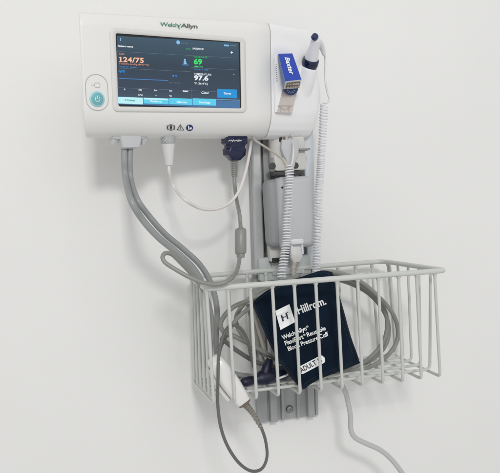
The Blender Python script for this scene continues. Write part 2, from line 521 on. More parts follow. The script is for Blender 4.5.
# bezel ring
bm = bmesh.new()
cu, cv = .0012, -.0004
def bz(hw, hh, r, d): return [mon(x, y, d) for x, y in rrect(hw, hh, r, 6, cu, cv)]
loft(bm, [bz(.0850, .0442, .0062, -.001), bz(.0850, .0442, .0062, .0005), bz(.0842, .0434, .0056, .0014), bz(.0800, .0398, .0030, .0014), bz(.0780, .0384, .0020, .0004), bz(.0780, .0384, .002, -.001)], cap=False)
obj('bezel', bm, 'bezel_plastic', mo, smooth=50)
bm = bmesh.new(); loft(bm, [[mon(x, y, d) for x, y in rrect(.0782, .0388, .0014, 3, .0004, -.0004)] for d in (-.0005, .0005)])
scr = obj('screen', bm, 'screen_border', mo, smooth=0)


def SP(x, y, d=.0012):
    """screen: pixel in the enlarged photo of the display -> place"""
    return mp(110 + x / 3.70, 35 + y / 3.70, d)


def squad(name, pts, m, d=.0010):
    bm = bmesh.new(); bm.faces.new([bm.verts.new(SP(x, y, d)) for x, y in pts]); return obj(name, bm, m, scr, smooth=0)


def SK(y): return (28 - (y / 250) * 12) / 453.0        # slope of rows in that picture


def row(name, s, x, y, w, h, m, bold=0.015, d=.0016):
    k = SK(y)
    return put_text(name, s, lambda a, b: SP(x + a, y + a * k - b, d), w, h, m, scr, bold=bold)


def rq(name, x0, y0, x1, y1, m, d=.0011):
    # y0/y1 given at x = x0
    k0, k1 = SK(y0), SK(y1); dx = x1 - x0
    return squad(name, [(x0, y0), (x1, y0 + k0 * dx), (x1, y1 + k1 * dx), (x0, y1)], m, d)


squad('display_panel', [(24.5, 2.5), (475.5, 29), (482, 268), (29.5, 256.5)], 'lcd_panel', .0008)
for y in (60, 122, 194):
    rq('divider', 27, y, 300 if y == 122 else 468, y + 1.0, 'ui_dim')
rq('divider', 300, 120, 470, 121, 'ui_dim')
rq('icon', 38, 10, 41, 22, 'ui_lightblue')
row('readout', 'Patient name', 29, 43, 56, 6.5, 'ui_white', .03)
row('readout', 'NIBP', 34, 73, 20, 6, 'ui_pale')
put_text('systolic_readout', '124/75', lambda a, b: SP(37 + a, 98 + (4 + a) * SK(98) - b, .0016), 88, 17.5, 'ui_salmon', scr, bold=.03, space=1.08,
         extra=[[(-.12, .50), (-.12, .60), (.01, .70), (.01, .56)], [(-.12, 0), (-.12, .09), (.29, .09), (.29, 0)]])
row('readout', 'SYS/DIA mmHg (MAP 91)', 33, 108, 112, 6, 'ui_pale', .02)
row('readout', '10:28:17  Adult', 33, 119, 66, 5, 'ui_line_blue')
row('readout', 'SpO2', 33, 137, 22, 7.5, 'ui_blue', .05)
rq('trace', 34, 159, 215, 161.2, 'ui_line_blue')
row('readout', 'PI %', 229, 155, 18, 7, 'ui_blue', .04)
row('readout', 'Not in use', 220, 178, 38, 4.5, 'ui_dim')
bm = bmesh.new(); disc(bm, SP(252, 27, .0011), MN, .0022, .0002); obj('icon', bm, 'ui_lightblue', scr, smooth=0)
row('readout', '10:31', 264, 33, 24, 6.5, 'ui_dim', .02)
row('readout', 'ECG', 281, 53, 16, 5, 'ui_green_dim')
row('readout', 'PATIENT ID', 306, 53, 40, 6.5, 'ui_white', .02)
rq('battery', 422, 35, 440, 41, 'ui_lightblue'); rq('battery', 444, 36.5, 466, 40, 'ui_dim')
# plus mark
rq('icon', 446, 63.5, 455, 65.5, 'ui_white'); rq('icon', 449.5, 60, 451.5, 69, 'ui_white')
# seated figure icon
bm = bmesh.new(); disc(bm, SP(277, 92, .0011), MN, .0012, .0002); obj('icon', bm, 'ui_lightblue', scr, smooth=0)
squad('icon', [(273, 96), (281, 96), (283, 105), (289, 108), (272, 108)], 'ui_lightblue')
rq('icon', 266, 109, 292, 111.5, 'ui_line_blue')
row('readout', 'PULSE RATE', 310, 83, 50, 5.5, 'ui_green_dim', .02)
row('pulse_readout', '69', 310, 107, 31, 19, 'ui_green', .04)
row('readout', '/MIN', 311, 119, 31, 6, 'ui_green', .02)
row('readout', 'SOURCE: NIBP', 312, 129, 52, 4.5, 'ui_line_blue')
row('readout', 'TEMPERATURE', 311, 147, 64, 6.5, 'ui_white', .01)
row('temperature_readout', '97.6', 311, 166, 53, 17, 'ui_white', .035)
row('readout', '\u00b0F (36.4\u00b0C)', 312, 182, 50, 7, 'ui_white', .01)
rq('icon', 456, 144, 460, 145.5, 'ui_white')
for x, s, wd in ((52, 'P', 5), (106, 'RR', 12), (164, 'Ht', 11), (218, 'Wt', 12), (270, 'BMI', 19)):
    row('readout', s, x, 204 + (x - 52) * .03, wd, 5.6, 'ui_white', .02)
for x, s, wd in ((105, 'RPM', 15), (166, '--', 7), (219, 'kg', 9)):
    row('readout', s, x, 223 + (x - 52) * .02, wd, 5, 'ui_white', .01)
rq('divider', 300, 196, 301, 246, 'ui_dim')
row('button_label', 'Clear', 338, 217, 29, 8, 'ui_white', .02)
b1 = rq('save_button', 397, 199, 470, 231.5, 'ui_save', .0012); row('button_label', 'Save', 421, 219, 26, 8, 'ui_white', .02)
rq('tab_strip', 30, 227.5, 481, 256, 'ui_barblue', .0010)
rq('tab_strip', 393, 236.5, 480, 239, 'ui_bar', .0012)
rq('tab_button', 30, 228.5, 122, 253, 'ui_tab_light', .0013)
for x0, x1 in ((124, 217), (219, 304), (306, 392)):
    rq('tab_button', x0, 231.5 + (x0 - 124) * .012, x1, 253 + (x0 - 124) * .03, 'ui_tab', .0013)
    rq('tab_shine', x0 + 1, 232 + (x0 - 124) * .012, x1 - 1, 238 + (x0 - 124) * .012, 'ui_tab_light', .0014) if x0 == 124 else None
row('button_label', 'Home', 55, 244, 38, 8, 'ui_teal_text', .02, .0018)
row('button_label', 'Patients', 150, 248, 42, 8, 'ui_white', .02, .0018)
row('button_label', 'Alarms', 246, 251, 38, 8, 'ui_white', .02, .0018)
row('button_label', 'Settings', 329, 252, 42, 8, 'ui_white', .02, .0018)

# maker's name over the screen: green first word, grey second word
def on_front(px, py, slope, d=.0004):
    return lambda a, b: mp(px + a, py + a * slope - b, d)
def serifs(k):
    return None
put_text('maker_name', 'Welch', on_front(160.2, 25.8, .065, .0006), 18.2, 4.0, 'logo_green', mo, bold=.008, space=.92)
put_text('maker_name', 'Allyn', on_front(180.8, 27.2, .065, .0006), 16.8, 4.0, 'logo_grey', mo, bold=.02, space=.92)
bm = bmesh.new()
for q in (((178.3, 27.2), (179.1, 27.2), (181.2, 24.0), (180.6, 23.9)), ((178.0, 25.6), (178.8, 25.4), (179.7, 29.2), (178.9, 29.6))):
    bm.faces.new([bm.verts.new(mp(x, y - .3, .0005)) for x, y in q])
obj('maker_name', bm, 'logo_green', mo, smooth=0)

# power button and indicator on left of screen (outline, plug sign, teal button)
def ring2d(bm, pts_out, pts_in, d):
    A = [bm.verts.new(mon(x, y, d)) for x, y in pts_out]; B = [bm.verts.new(mon(x, y, d)) for x, y in pts_in]
    k = len(A)
    for i in range(k): bm.faces.new((A[i], A[(i + 1) % k], B[(i + 1) % k], B[i]))
    return bm
pu, pv = muv(96.9, 92.5)
obj('panel_outline', ring2d(bmesh.new(), rrect(.0125, .0190, .0118, 8, pu, pv), rrect(.0119, .0184, .0112, 8, pu, pv), .0004), 'line_grey', mo, smooth=0)
qu, qv = muv(97.2, 85.2)
pl = obj('plug_symbol', ring2d(bmesh.new(), rrect(.0032, .0026, .002, 4, qu, qv), rrect(.0028, .0022, .0016, 4, qu, qv), .0004), 'line_grey', mo, smooth=0)
bm = bmesh.new(); bm.faces.new([bm.verts.new(mon(qu + x, qv + y, .0004)) for x, y in ((-.0068, -.0002), (-.0032, -.0002), (-.0032, .0002), (-.0068, .0002))]); obj('plug_symbol', bm, 'line_grey', mo, smooth=0)
tu, tv = muv(97.0, 99.0)
bm = bmesh.new(); disc(bm, mon(tu, tv, 0), MN, .0082, .0012, 32); pb = obj('power_button', bm, 'power_ring', mo)
bm = bmesh.new(); disc(bm, mon(tu, tv, .0010), MN, .0066, .0006, 32); obj('button_face', bm, 'power_teal', pb)
def arc_ring(r0, r1, a0, a1, n=16): return ([(r0 * math.cos(math.radians(a0 + (a1 - a0) * i / n)), r0 * math.sin(math.radians(a0 + (a1 - a0) * i / n))) for i in range(n + 1)],
                                         [(r1 * math.cos(math.radians(a0 + (a1 - a0) * i / n)), r1 * math.sin(math.radians(a0 + (a1 - a0) * i / n))) for i in range(n + 1)])
bm = bmesh.new(); A, B = arc_ring(.0029, .0023, 125, 415)
A = [bm.verts.new(mon(tu + x, tv + y, .0019)) for x, y in A]; B = [bm.verts.new(mon(tu + x, tv + y, .0019)) for x, y in B]
for i in range(len(A) - 1): bm.faces.new((A[i], A[i + 1], B[i + 1], B[i]))
bm.faces.new([bm.verts.new(mon(tu + x, tv + y, .0019)) for x, y in ((-.0003, 0), (.0003, 0), (.0003, .0036), (-.0003, .0036))])
obj('power_symbol', bm, 'cuff_print', pb, smooth=0)

# three safety symbols at the lower edge (surface there curves back)
def low(px, py, h=.0007):
    # point on the curved lower front of the housing
    u, _ = muv(px, py); t = (u - UL) / (UR - UL); pr = prof_main(t)
    best = None
    for (v0, d0), (v1, d1) in zip(pr[8:16], pr[9:17]):
        for j in range(9):
            s = j / 8; v, d = v0 + (v1 - v0) * s, d0 + (d1 - d0) * s
            uu, vv = muv(px, py, d + h)
            e = abs(vv - v)
            if best is None or e < best[0]: best = (e, d)
    return mp(px, py, best[1] + h)
def circ(cx, cy, r0, r1, m, n=22):
    bm = bmesh.new(); A = []; B = []
    for i in range(n):
        a = 2 * math.pi * i / n
        A.append(bm.verts.new(low(cx + r0 * math.cos(a), cy + r0 * .92 * math.sin(a)))); B.append(bm.verts.new(low(cx + r1 * math.cos(a), cy + r1 * .92 * math.sin(a))))
    for i in range(n): bm.faces.new((A[i], A[(i + 1) % n], B[(i + 1) % n], B[i]))
    return obj('safety_symbol', bm, m, mo, smooth=0)
circ(171, 127.5, 3.4, 2.9, 'symbol_black')
def lowpoly(pts, m, h=.0009, name='safety_symbol'):
    bm = bmesh.new(); bm.faces.new([bm.verts.new(low(x, y, h)) for x, y in pts]); return obj(name, bm, m, mo, smooth=0)
lowpoly([(170.3, 125.3), (171.7, 125.3), (172.1, 127.5), (171.5, 129.8), (170.5, 129.8), (169.9, 127.5)], 'symbol_black')
lowpoly([(166.9, 125.2), (167.5, 125.2), (167.5, 129.9), (166.9, 129.9)], 'symbol_black'); lowpoly([(174.5, 125.3), (175.1, 125.3), (175.1, 130), (174.5, 130)], 'symbol_black')
bm = bmesh.new(); A = [bm.verts.new(low(x, y)) for x, y in ((180.4, 124.2), (184.2, 130.4), (176.7, 130.2))]; B = [bm.verts.new(low(x, y)) for x, y in ((180.4, 125.3), (183.2, 129.8), (177.7, 129.7))]
for i in range(3): bm.faces.new((A[i], A[(i + 1) % 3], B[(i + 1) % 3], B[i]))
obj('safety_symbol', bm, 'symbol_black', mo, smooth=0)
lowpoly([(180.1, 126.5), (180.7, 126.5), (180.6, 129.2), (180.2, 129.2)], 'symbol_black')
bm = bmesh.new(); bm.faces.new([bm.verts.new(low(189.6 + 3.5 * math.cos(a * math.pi / 12), 127.8 + 3.2 * math.sin(a * math.pi / 12))) for a in range(24)]); obj('safety_symbol', bm, 'symbol_navy', mo, smooth=0)
lowpoly([(188.0, 125.8), (188.9, 125.6), (189.4, 129.6), (188.4, 129.9)], 'cuff_print', .0012); lowpoly([(189.6, 127.6), (191.6, 127.2), (191.7, 129.2), (189.8, 129.6)], 'cuff_print', .0012)
# dark parting line under the housing and port covers
for a, b in ((97, 143), (176, 190), (193, 206), (209, 222)):
    bm = bmesh.new()
    y0 = 133.9 + (a - 97) * .018
    c0 = mp(a, y0, -.024); c1 = mp(b, y0 + (b - a) * .018, -.024)
    tube(bm, [c0 - MU * .0012, c1 - MU * .0012], .0022, seg=8); obj('port_cover', bm, 'seam_dark', mo)
# seam between body and module
bm = bmesh.new()
pr = [p for p in prof_main(1.0) if True][2:17]
loft(bm, [[mon(u, v * .994, d - .0008) for v, d in prof_main(1.0)] for u in (.1218, .1236)]); obj('seam', bm, 'line_grey', mo, smooth=40)

# slot card the carton stands in
slot = obj('slot_panel', loft(bmesh.new(), [[mp(x, y, d + o) for x, y, d in ((283, 86, -.002), (298.5, 85, -.002), (292.2, 112.6, .000), (276.6, 112.4, .000))] for o in (-.006, .0022)]), 'slot_card', mo, smooth=0)
def slp(name, pts, m, par, d=.0035):
    bm = bmesh.new(); bm.faces.new([bm.verts.new(mp(x, y, d)) for x, y in pts]); return obj(name, bm, m, par, smooth=0)
for q in (((277.6, 105.6), (292.8, 105.2), (292.8, 105.6), (277.6, 106.0)), ((279.5, 106), (285.0, 109.6), (285.0, 110.1), (279.0, 106.2)), ((291.0, 105.6), (285.5, 109.6), (285.5, 110.1), (291.5, 105.8)),
          ((281.0, 107.5), (281.5, 107.5), (281.2, 111.6), (280.7, 111.6)), ((289.0, 107.3), (289.5, 107.3), (289.2, 111.4), (288.7, 111.4))):
    slp('print', q, 'slot_print', slot)
bm = bmesh.new(); bm.faces.new([bm.verts.new(mp(291.0 + 7.2 * math.cos(a), 88.0 + 7.2 * math.sin(a) - .02 * math.cos(a), .0036)) for a in [math.pi * i / 14 for i in range(15)]]); obj('print', bm, 'carton_navy', slot, smooth=0)
for a in range(1, 6):
    t = math.pi * a / 6; slp('print', [(291 + 2.2 * math.cos(t), 88.7 + 2.2 * math.sin(t)), (291 + 4.6 * math.cos(t - .08), 88.7 + 4.6 * math.sin(t - .08)), (291 + 4.6 * math.cos(t + .08), 88.7 + 4.6 * math.sin(t + .08))], 'carton_white', slot, .0040)
# pale side lip left of the carton with tiny print
lip = obj('slot_lip', loft(bmesh.new(), [[mp(x, y, d + o) for x, y, d in ((274.8, 58, -.002), (278.0, 56, .001), (283.2, 87, .003), (276.8, 112, .001), (274.9, 112, -.001))] for o in (-.006, .001)]), 'module_plastic', mo, smooth=0)
for i in range(9):
    y = 64 + i * 2.0; slp('print', [(275.6 + i * .12, y), (276.5 + i * .12, y), (276.7 + i * .12, y + 1.1), (275.8 + i * .12, y + 1.1)], 'print_grey', lip, .0042)

# ================================================================== probe cover carton
ct = thing('probe_cover_carton', 'small blue carton of probe covers leaning out of slot in monitor side', 'carton', tuple(mp(285, 88, .01)))
A_, B_, C_, D_ = mp(278.2, 53.6, .010), mp(292.4, 53.2, .010), mp(301.7, 79.6, .030), mp(285.4, 81.4, .030)
E_, G_ = mp(299.8, 88.2, .012), mp(283.4, 89.4, .012)        # lower rear edge of the open end
Ab, Bb = mp(277.0, 56.5, -.006), mp(292.0, 55, -.006)
bm = bmesh.new()
v = [bm.verts.new(p) for p in (A_, B_, C_, D_, Ab, Bb, E_, G_)]
for f in ((0, 1, 2, 3), (0, 3, 7, 4), (1, 5, 6, 2), (0, 4, 5, 1), (4, 7, 6, 5)): bm.faces.new([v[i] for i in f])
bm.faces.new([v[i] for i in (3, 2, 6, 7)])
cart = obj('carton_body', bm, ['carton_blue', 'carton_side', 'carton_white'], ct, smooth=0)
for p in cart.data.polygons: pass
bvm = cart.modifiers.new('b', 'BEVEL'); bvm.width = .0005; bvm.segments = 2
nf = (B_ - A_).cross(D_ - A_).normalized()
nf = nf if nf.dot(MN) > 0 else -nf
org = cart.data
for p in org.polygons:
    c = sum((org.vertices[i].co for i in p.vertices), V((0, 0, 0))) / len(p.vertices) + origin_of(ct)
    if (c - (D_ + C_ + E_ + G_) / 4).length < .002: p.material_index = 2
    elif (c - (A_ + D_ + G_ + Ab) / 4).length < .002: p.material_index = 1
def cf(s, t, h=.0006):   # s across 0..1, t down 0..1
    return lerp(lerp(A_, B_, s), lerp(D_, C_, s), t) + nf * h
put_text('carton_lettering', 'Baxter', lambda a, b: cf(.36 + b, .15 + a), .64, .30, 'cuff_print', ct, bold=.028, shear=.2)
# open end: row of white probe covers behind a cut edge
ne = (C_ - D_).cross(G_ - D_).normalized(); ne = ne if ne.dot(MU) < 0 else -ne
def ef(s, t, h): return lerp(lerp(D_, C_, s), lerp(G_, E_, s), t) + ne * h
bm = bmesh.new(); bm.faces.new([bm.verts.new(ef(s, t, .0007)) for s, t in ((.10, .18), (.92, .18), (.92, .86), (.10, .86))]); obj('opening', bm, 'opening_brown', ct, smooth=0)
for i in range(5):
    for j in range(2):
        bm = bmesh.new(); c = ef(.19 + i * .160 + .03 * j + random.uniform(-.02, .02), .36 + j * .34, -.0012 + random.uniform(0, .0012)); revolve(bm, c, (ne + MR * random.uniform(-.25, .25)).normalized(), [(0, .0013), (.002, .0013), (.0021, .0008), (.0012, .0007)], seg=14); obj('probe_cover', bm, 'bezel_plastic', ct)

# ================================================================== thermometer probe + its coiled cord
pr_ = thing('thermometer_probe', 'white thermometer probe with navy collar standing in well at monitor right', 'thermometer', tuple(BP))
PX = (mp(316.8, 37.5, .018) - BP).normalized(); L_ = (mp(316.8, 37.5, .018) - BP).length
bm = bmesh.new(); revolve(bm, BP + PX * .002, PX, [(-.004, .0090), (-.003, .0098), (.000, .0105), (.003, .0107), (.0045, .0101), (.0052, .0107), (.0078, .0106), (.0090, .0098), (.0092, .008)], seg=36); obj('collar', bm, 'navy_plastic', pr_)
bm = bmesh.new(); revolve(bm, BP + PX * .009, PX, [(0, .0084), (.002, .0088), (.008, .0080), (.016, .0069), (.024, .0062), (L_ - .017, .0064), (L_ - .012, .0062), (L_ - .0095, .0050), (L_ - .009, .0035)], seg=28)
# the handle's neck that bends over to the cord
neck = catmull([BP + PX * (L_ - .004), mp(320.0, 43.5, .010), mp(322.5, 49, .006), mp(324.4, 55, .004)], 6)
tube(bm, neck, lambda t: .0055 - .0030 * t, seg=14)
hd = obj('handle', bm, 'probe_plastic', pr_, smooth=60)
md = hd.modifiers.new('r', 'REMESH'); md.mode = 'VOXEL'; md.voxel_size = .0006; md.use_smooth_shade = True
ms = hd.modifiers.new('s', 'SMOOTH'); ms.factor = .5; ms.iterations = 6
tipc = mp(316.9, 37.3, .0245)
bm = bmesh.new(); revolve(bm, tipc - MN * .006, (PX * .8 + MN * .75), [(0, .0042), (.0035, .0043), (.0050, .0038), (.0056, .0022)], seg=24); obj('eject_button', bm, 'navy_button', pr_)


def coil(bm, axis_pts, turns, R, r, ph=0, per=18, endtaper=.03, bumpy=0.0):
    """helix wound around a smooth axis"""
    ax = catmull(axis_pts, 24); n = turns * per
    cum = [0]
    for p, q in zip(ax, ax[1:]): cum.append(cum[-1] + (q - p).length)
    Lt = cum[-1]; path = []
    k = 0
    for i in range(n + 1):
        t = i / n
        tt = t + bumpy * math.sin(t * 9.0 + ph) * t * (1 - t)
        s = max(0, min(Lt, tt * Lt))
        while k < len(cum) - 2 and cum[k + 1] < s: k += 1
        while k > 0 and cum[k] > s: k -= 1
        f = (s - cum[k]) / max(1e-9, cum[k + 1] - cum[k]); p = lerp(ax[k], ax[k + 1], f); T = (ax[k + 1] - ax[k]).normalized()
        a = (X - T * X.dot(T)).normalized(); b = T.cross(a)
        RR = R * min(1, t / endtaper, (1 - t) / endtaper) * (1 + .10 * noise.noise(V((t * 22, ph, R * 900))))
        p = p + V((noise.noise(V((t * 7, 1.3, R * 700))), .4 * noise.noise(V((t * 9, 5.3, 0))), .45 * noise.noise(V((t * 40, 9.1, R * 300))))) * .0016 * min(1, t * 12)
        w_ = 2 * math.pi * i / per + ph
        path.append(p + (a * math.cos(w_) + b * math.sin(w_)) * RR)
    return path


# straight lead from the probe, small hook, then the coil into the basket
Yc = -.085
ctop, cbot = at(324, 106, Yc), at(316, 285, -.095)
lead = catmull([mp(324.3, 54, .004), mp(325.3, 62, .002), at(325.2, 78, -.090), at(327.2, 92, -.087), at(329.2, 99, Yc), at(326.8, 103, Yc), at(322.5, 102.5, Yc), at(321, 104.5, Yc)], 8)
cp = coil(None, [ctop + Z * .002, at(322.5, 140, Yc), at(319.5, 185, Yc), at(317.5, 230, -.088), cbot], 66, .0044, .00125, per=16, endtaper=.008, bumpy=.10)
bm = bmesh.new(); tube(bm, lead, .00125, seg=8); tube(bm, cp, .00092, seg=7)
obj('coiled_cord', bm, 'coil_cable', pr_, smooth=60)

# second coiled cord: from under the monitor past the grey box into the basket
c2 = thing('coiled_cable', 'white coiled cable hanging in front of the grey power box', 'cable', tuple(at(284, 272, -.1)))
Y2 = -.092
lead1 = catmull([mp(252, 136, -.03), at(256, 141, -.105), at(270, 150, -.098), at(281, 158, Y2), at(287.5, 164, Y2), at(289, 167, Y2)], 8)
lead2 = catmull([mp(292.3, 135, -.012), mp(292.8, 141, -.014), at(293.3, 150, -.082), at(292.5, 160, -.088), at(290.5, 167, Y2)], 8)
cp = coil(None, [at(289.5, 165, Y2), at(289, 190, Y2), at(287.6, 220, Y2), at(285.5, 245, -.094), at(281.5, 279, -.100)], 40, .0047, .0013, per=16, endtaper=.008, bumpy=-.06)
bm = bmesh.new(); tube(bm, cp, .00105, seg=7); obj('coil', bm, 'coil_cable', c2, smooth=60)
bm = bmesh.new(); tube(bm, lead1, .0014, seg=8); obj('lead', bm, 'beige_boot', c2)
bm = bmesh.new(); tube(bm, lead2, .0012, seg=8); obj('lead', bm, 'white_cable', c2)
bm = bmesh.new(); tube(bm, [at(282, 158, Y2), at(289, 168, Y2)], lambda t: .0018 + .0016 * t, seg=10); obj('strain_relief', bm, 'beige_boot', c2)

# short plug clipped under the power box, with its ribbed cord
pg = thing('power_plug', 'small grey clip plug below the power box with ribbed cord', 'plug', tuple(at(296, 262, -.06)))
bm = bmesh.new()
pcx = at(296, 241.5, -.062)
rbox(bm, pcx, X, Z, Y, .0085, .0035, .006, r=.002)
for s in (-1, 1): rbox(bm, pcx + X * s * .0070 - Z * .009, X, Z, Y, .0014, .008, .004, r=.001)
obj('clip', bm, 'coil_cable', pg)
bm = bmesh.new(); loft(bm, [[at(296, y, -.060) + X * a + Y * b for a, b in rrect(w_, d_, .002)] for y, w_, d_ in ((246, .0055, .004), (253.5, .0080, .005), (257, .0078, .005), (262, .0045, .004))]); obj('plug_body', bm, 'rail_light', pg)
path = catmull([at(295.5, 261, -.060), at(293.5, 270, -.065), at(295, 279, -.07), at(299, 287, -.075)], 14)
bm = bmesh.new(); tube(bm, path, lambda t: .0031 + .0007 * math.sin(t * 75), seg=12); obj('cord', bm, 'beige_boot', pg)

# ================================================================== blood pressure hose
hz = thing('pressure_hose', 'thick twin grey hose running from monitor left port down into basket', 'hose', tuple(mp(127, 150, -.022)))
dC = -.024
bm = bmesh.new()
def mring(y, x0, x1, hd_, d=dC, r=.003):
    a, b = muv(x0, y, d), muv(x1, y, d); cu_, hw = (a[0] + b[0]) / 2, (b[0] - a[0]) / 2; vv = (a[1] + b[1]) / 2
    return [mon(cu_ + x, vv, d + z) for x, z in rrect(hw, hd_, min(r, hw * .9, hd_ * .9), 4)]
loft(bm, [mring(133, 117, 140, .010), mring(138, 117.5, 139, .010), mring(143, 119, 138.5, .0095), mring(147.2, 120, 137.5, .009), mring(148.6, 121.5, 136, .007)])
for x0, x1, x2 in ((110.3, 115.5, 112.6), (144.6, 139.4, 142.6)):
    a, b = min(x0, x1), max(x0, x1)
    loft(bm, [mring(135, a, b + 2, .006, r=.001), mring(139.5, a + .5, b + 1.2, .0055, r=.001), mring(142, x2 - 1.6, x2 + 2.2, .004, r=.001), mring(144.6, x2 - 1.2, x2 + .6, .003, r=.0006)])
rr_ = mring(137, 111, 145, .008, r=.002)
loft(bm, [mring(134.5, 109, 144.5, .008, r=.002), mring(137.5, 110, 144, .008, r=.002), mring(139, 112, 142.5, .007, r=.002)])
obj('connector', bm, 'grey_connector', hz, smooth=45)
S = mp(124.2, 147, dC); S2 = mp(130.2, 147, dC)
h1 = catmull([S, at(124.3, 160, S.y), at(125.5, 178, S.y), at(131, 200, -.158), at(142, 219, -.150), at(158, 237, -.140), at(176, 252, -.130), at(193, 268, -.120), at(203, 286, -.112), at(208, 312, -.108), at(206, 345, -.10), at(212, 372, -.095), at(240, 381, -.09), at(290, 380, -.085), at(330, 374, -.08)], 10)
h2 = catmull([S2, at(129.6, 160, S2.y), at(130.8, 180, S2.y), at(137, 199, -.150), at(149, 216, -.142), at(165, 234, -.131), at(183, 249, -.121), at(200, 265, -.112), at(211, 284, -.104), at(217, 310, -.10), at(216, 345, -.092), at(222, 366, -.087), at(245, 376, -.085), at(290, 374, -.08), at(330, 368, -.072)], 10)
bm = bmesh.new(); tube(bm, h1, .0037, seg=14); obj('tube', bm, 'hose_rubber', hz)
bm = bmesh.new(); tube(bm, h2, .0035, seg=14); obj('tube', bm, 'hose_rubber', hz)

# ================================================================== white sensor cable
wc = thing('white_cable', 'thin white cable curving from tapered white plug below monitor to rail', 'cable', tuple(mp(168, 150, -.02)))
d_ = -.020
bm = bmesh.new(); loft(bm, [mring(134, 161.5, 174.3, .0078, d_, .006), mring(140, 161.8, 174.2, .0078, d_, .006), mring(144, 162.3, 173.9, .0074, d_, .006)]); obj('plug_head', bm, 'connector_top', wc, smooth=45)
bm = bmesh.new(); loft(bm, [mring(143.8, 162.0, 174.1, .0076, d_, .006), mring(151, 163.3, 173.6, .0066, d_, .006), mring(163, 165.4, 173.0, .0045, d_, .004), mring(165, 165.8, 172.6, .0040, d_, .004), mring(165.4, 167, 171.4, .0025, d_, .002)]); obj('plug', bm, 'white_connector', wc, smooth=45)
pc_ = mp(168, 140.5, d_ + .0082)
bm = bmesh.new()
for k in range(7):
    a = k * math.pi * 2 / 6; c = pc_ + (MR * math.cos(a) * .0036 + MU * math.sin(a) * .0020 if k < 6 else V((0, 0, 0))); disc(bm, c, MN, .0008, .0004, 8)
obj('key_mark', bm, 'rail_light', wc, smooth=0)
s0 = mp(169.2, 164, d_)
wp = catmull([s0, at(169.4, 172, s0.y), at(174, 187, s0.y + .01), at(184, 199, -.12), at(198, 207.5, -.11), at(213, 209.5, -.10), at(228, 204, -.09), at(239, 191, -.08), at(246, 170, -.075), at(250, 150, -.075), mp(251.5, 137, -.035)], 10)
bm = bmesh.new(); tube(bm, wp, .0019, seg=10); obj('cord', bm, 'white_cable', wc)

# ================================================================== oximeter cable with blue plug
ox = thing('oximeter_cable', 'grey cable with navy blue plug and ferrite bead looping into basket', 'cable', tuple(mp(234, 150, -.02)))
d_ = -.022
bm = bmesh.new()
loft(bm, [mring(134.5, 223.6, 244.6, .009, d_), mring(143.5, 224.0, 244.8, .009, d_), mring(145.5, 226.6, 242.6, .0085, d_), mring(147.5, 226.8, 242.4, .0082, d_), mring(149.5, 225.2, 243.6, .0088, d_), mring(155, 225.6, 243.2, .0086, d_),
          mring(158.5, 228.8, 240.4, .0065, d_), mring(160.3, 229.6, 239.2, .0052, d_)])
obj('plug', bm, 'navy_plastic', ox, smooth=35)
bm = bmesh.new()
tube(bm, catmull([mp(228.5 + i * .95, 140.6 + (-1) ** i * .75 + .4 * math.sin(i * 2.1), d_ + .0096) for i in range(15)], 4), .00028, seg=5)
obj('plug_squiggle', bm, 'cuff_print', ox, smooth=0)  # thin white zigzag across the front of the plug
s0 = mp(234, 159.5, d_)
bm = bmesh.new()
for i in range(8):
    t = i / 7; w1 = 3.6 - 1.0 * t; y = 160 + i * 2.1
    loft(bm, [mring(y, 234.3 - w1, 234.3 + w1, .0040 - .001 * t, d_), mring(y + 1.25, 234.3 - w1, 234.3 + w1, .0040 - .001 * t, d_)])
loft(bm, [mring(159.5, 232, 236.8, .0028, d_), mring(177, 232.4, 236.6, .0026, d_)])
obj('strain_relief', bm, 'cable_rubber', ox, smooth=40)
yy = s0.y
oxp = catmull([mp(234.4, 175, d_), at(234.6, 184, yy), at(236.6, 200, yy), at(239.6, 215, -.105), at(240.6, 228, -.108), at(240.5, 243, -.112), at(239.6, 258, -.120), at(236.5, 271, -.150), at(229, 280, -.184), at(217, 284.3, -.186), at(203, 282.5, -.186), at(188, 276.5, -.184), at(174, 268.5, -.180), at(165.2, 262.5, -.178),
               at(162.6, 257, -.176), at(165.5, 253.2, -.172), at(172, 254.5, -.166), at(180, 262, -.160), at(192, 275, -.150), at(204, 292, -.145), at(211, 312, -.143), at(212.5, 335, -.14), at(208, 358, -.135), at(215, 376, -.125), at(240, 381, -.115), at(262, 377, -.11), at(295, 376, -.10)], 10)
bm = bmesh.new(); tube(bm, oxp, .0024, seg=12); obj('cord', bm, 'cable_rubber', ox)
fc = [at(240.6, y, Y_) for y, Y_ in ((227.5, -.108), (229, -.108), (231, -.1085), (252, -.114), (253.5, -.114), (254, -.1145), (257.8, -.116))]
bm = bmesh.new(); rad = [.0030, .0062, .0069, .0069, .0062, .0050, .0046]
loft(bm, [[p + X * math.cos(a) * r + Y * math.sin(a) * r for a in [2 * math.pi * i / 20 for i in range(20)]] for p, r in zip(fc, rad)]); obj('ferrite_bead', bm, 'cable_rubber', ox, smooth=40)

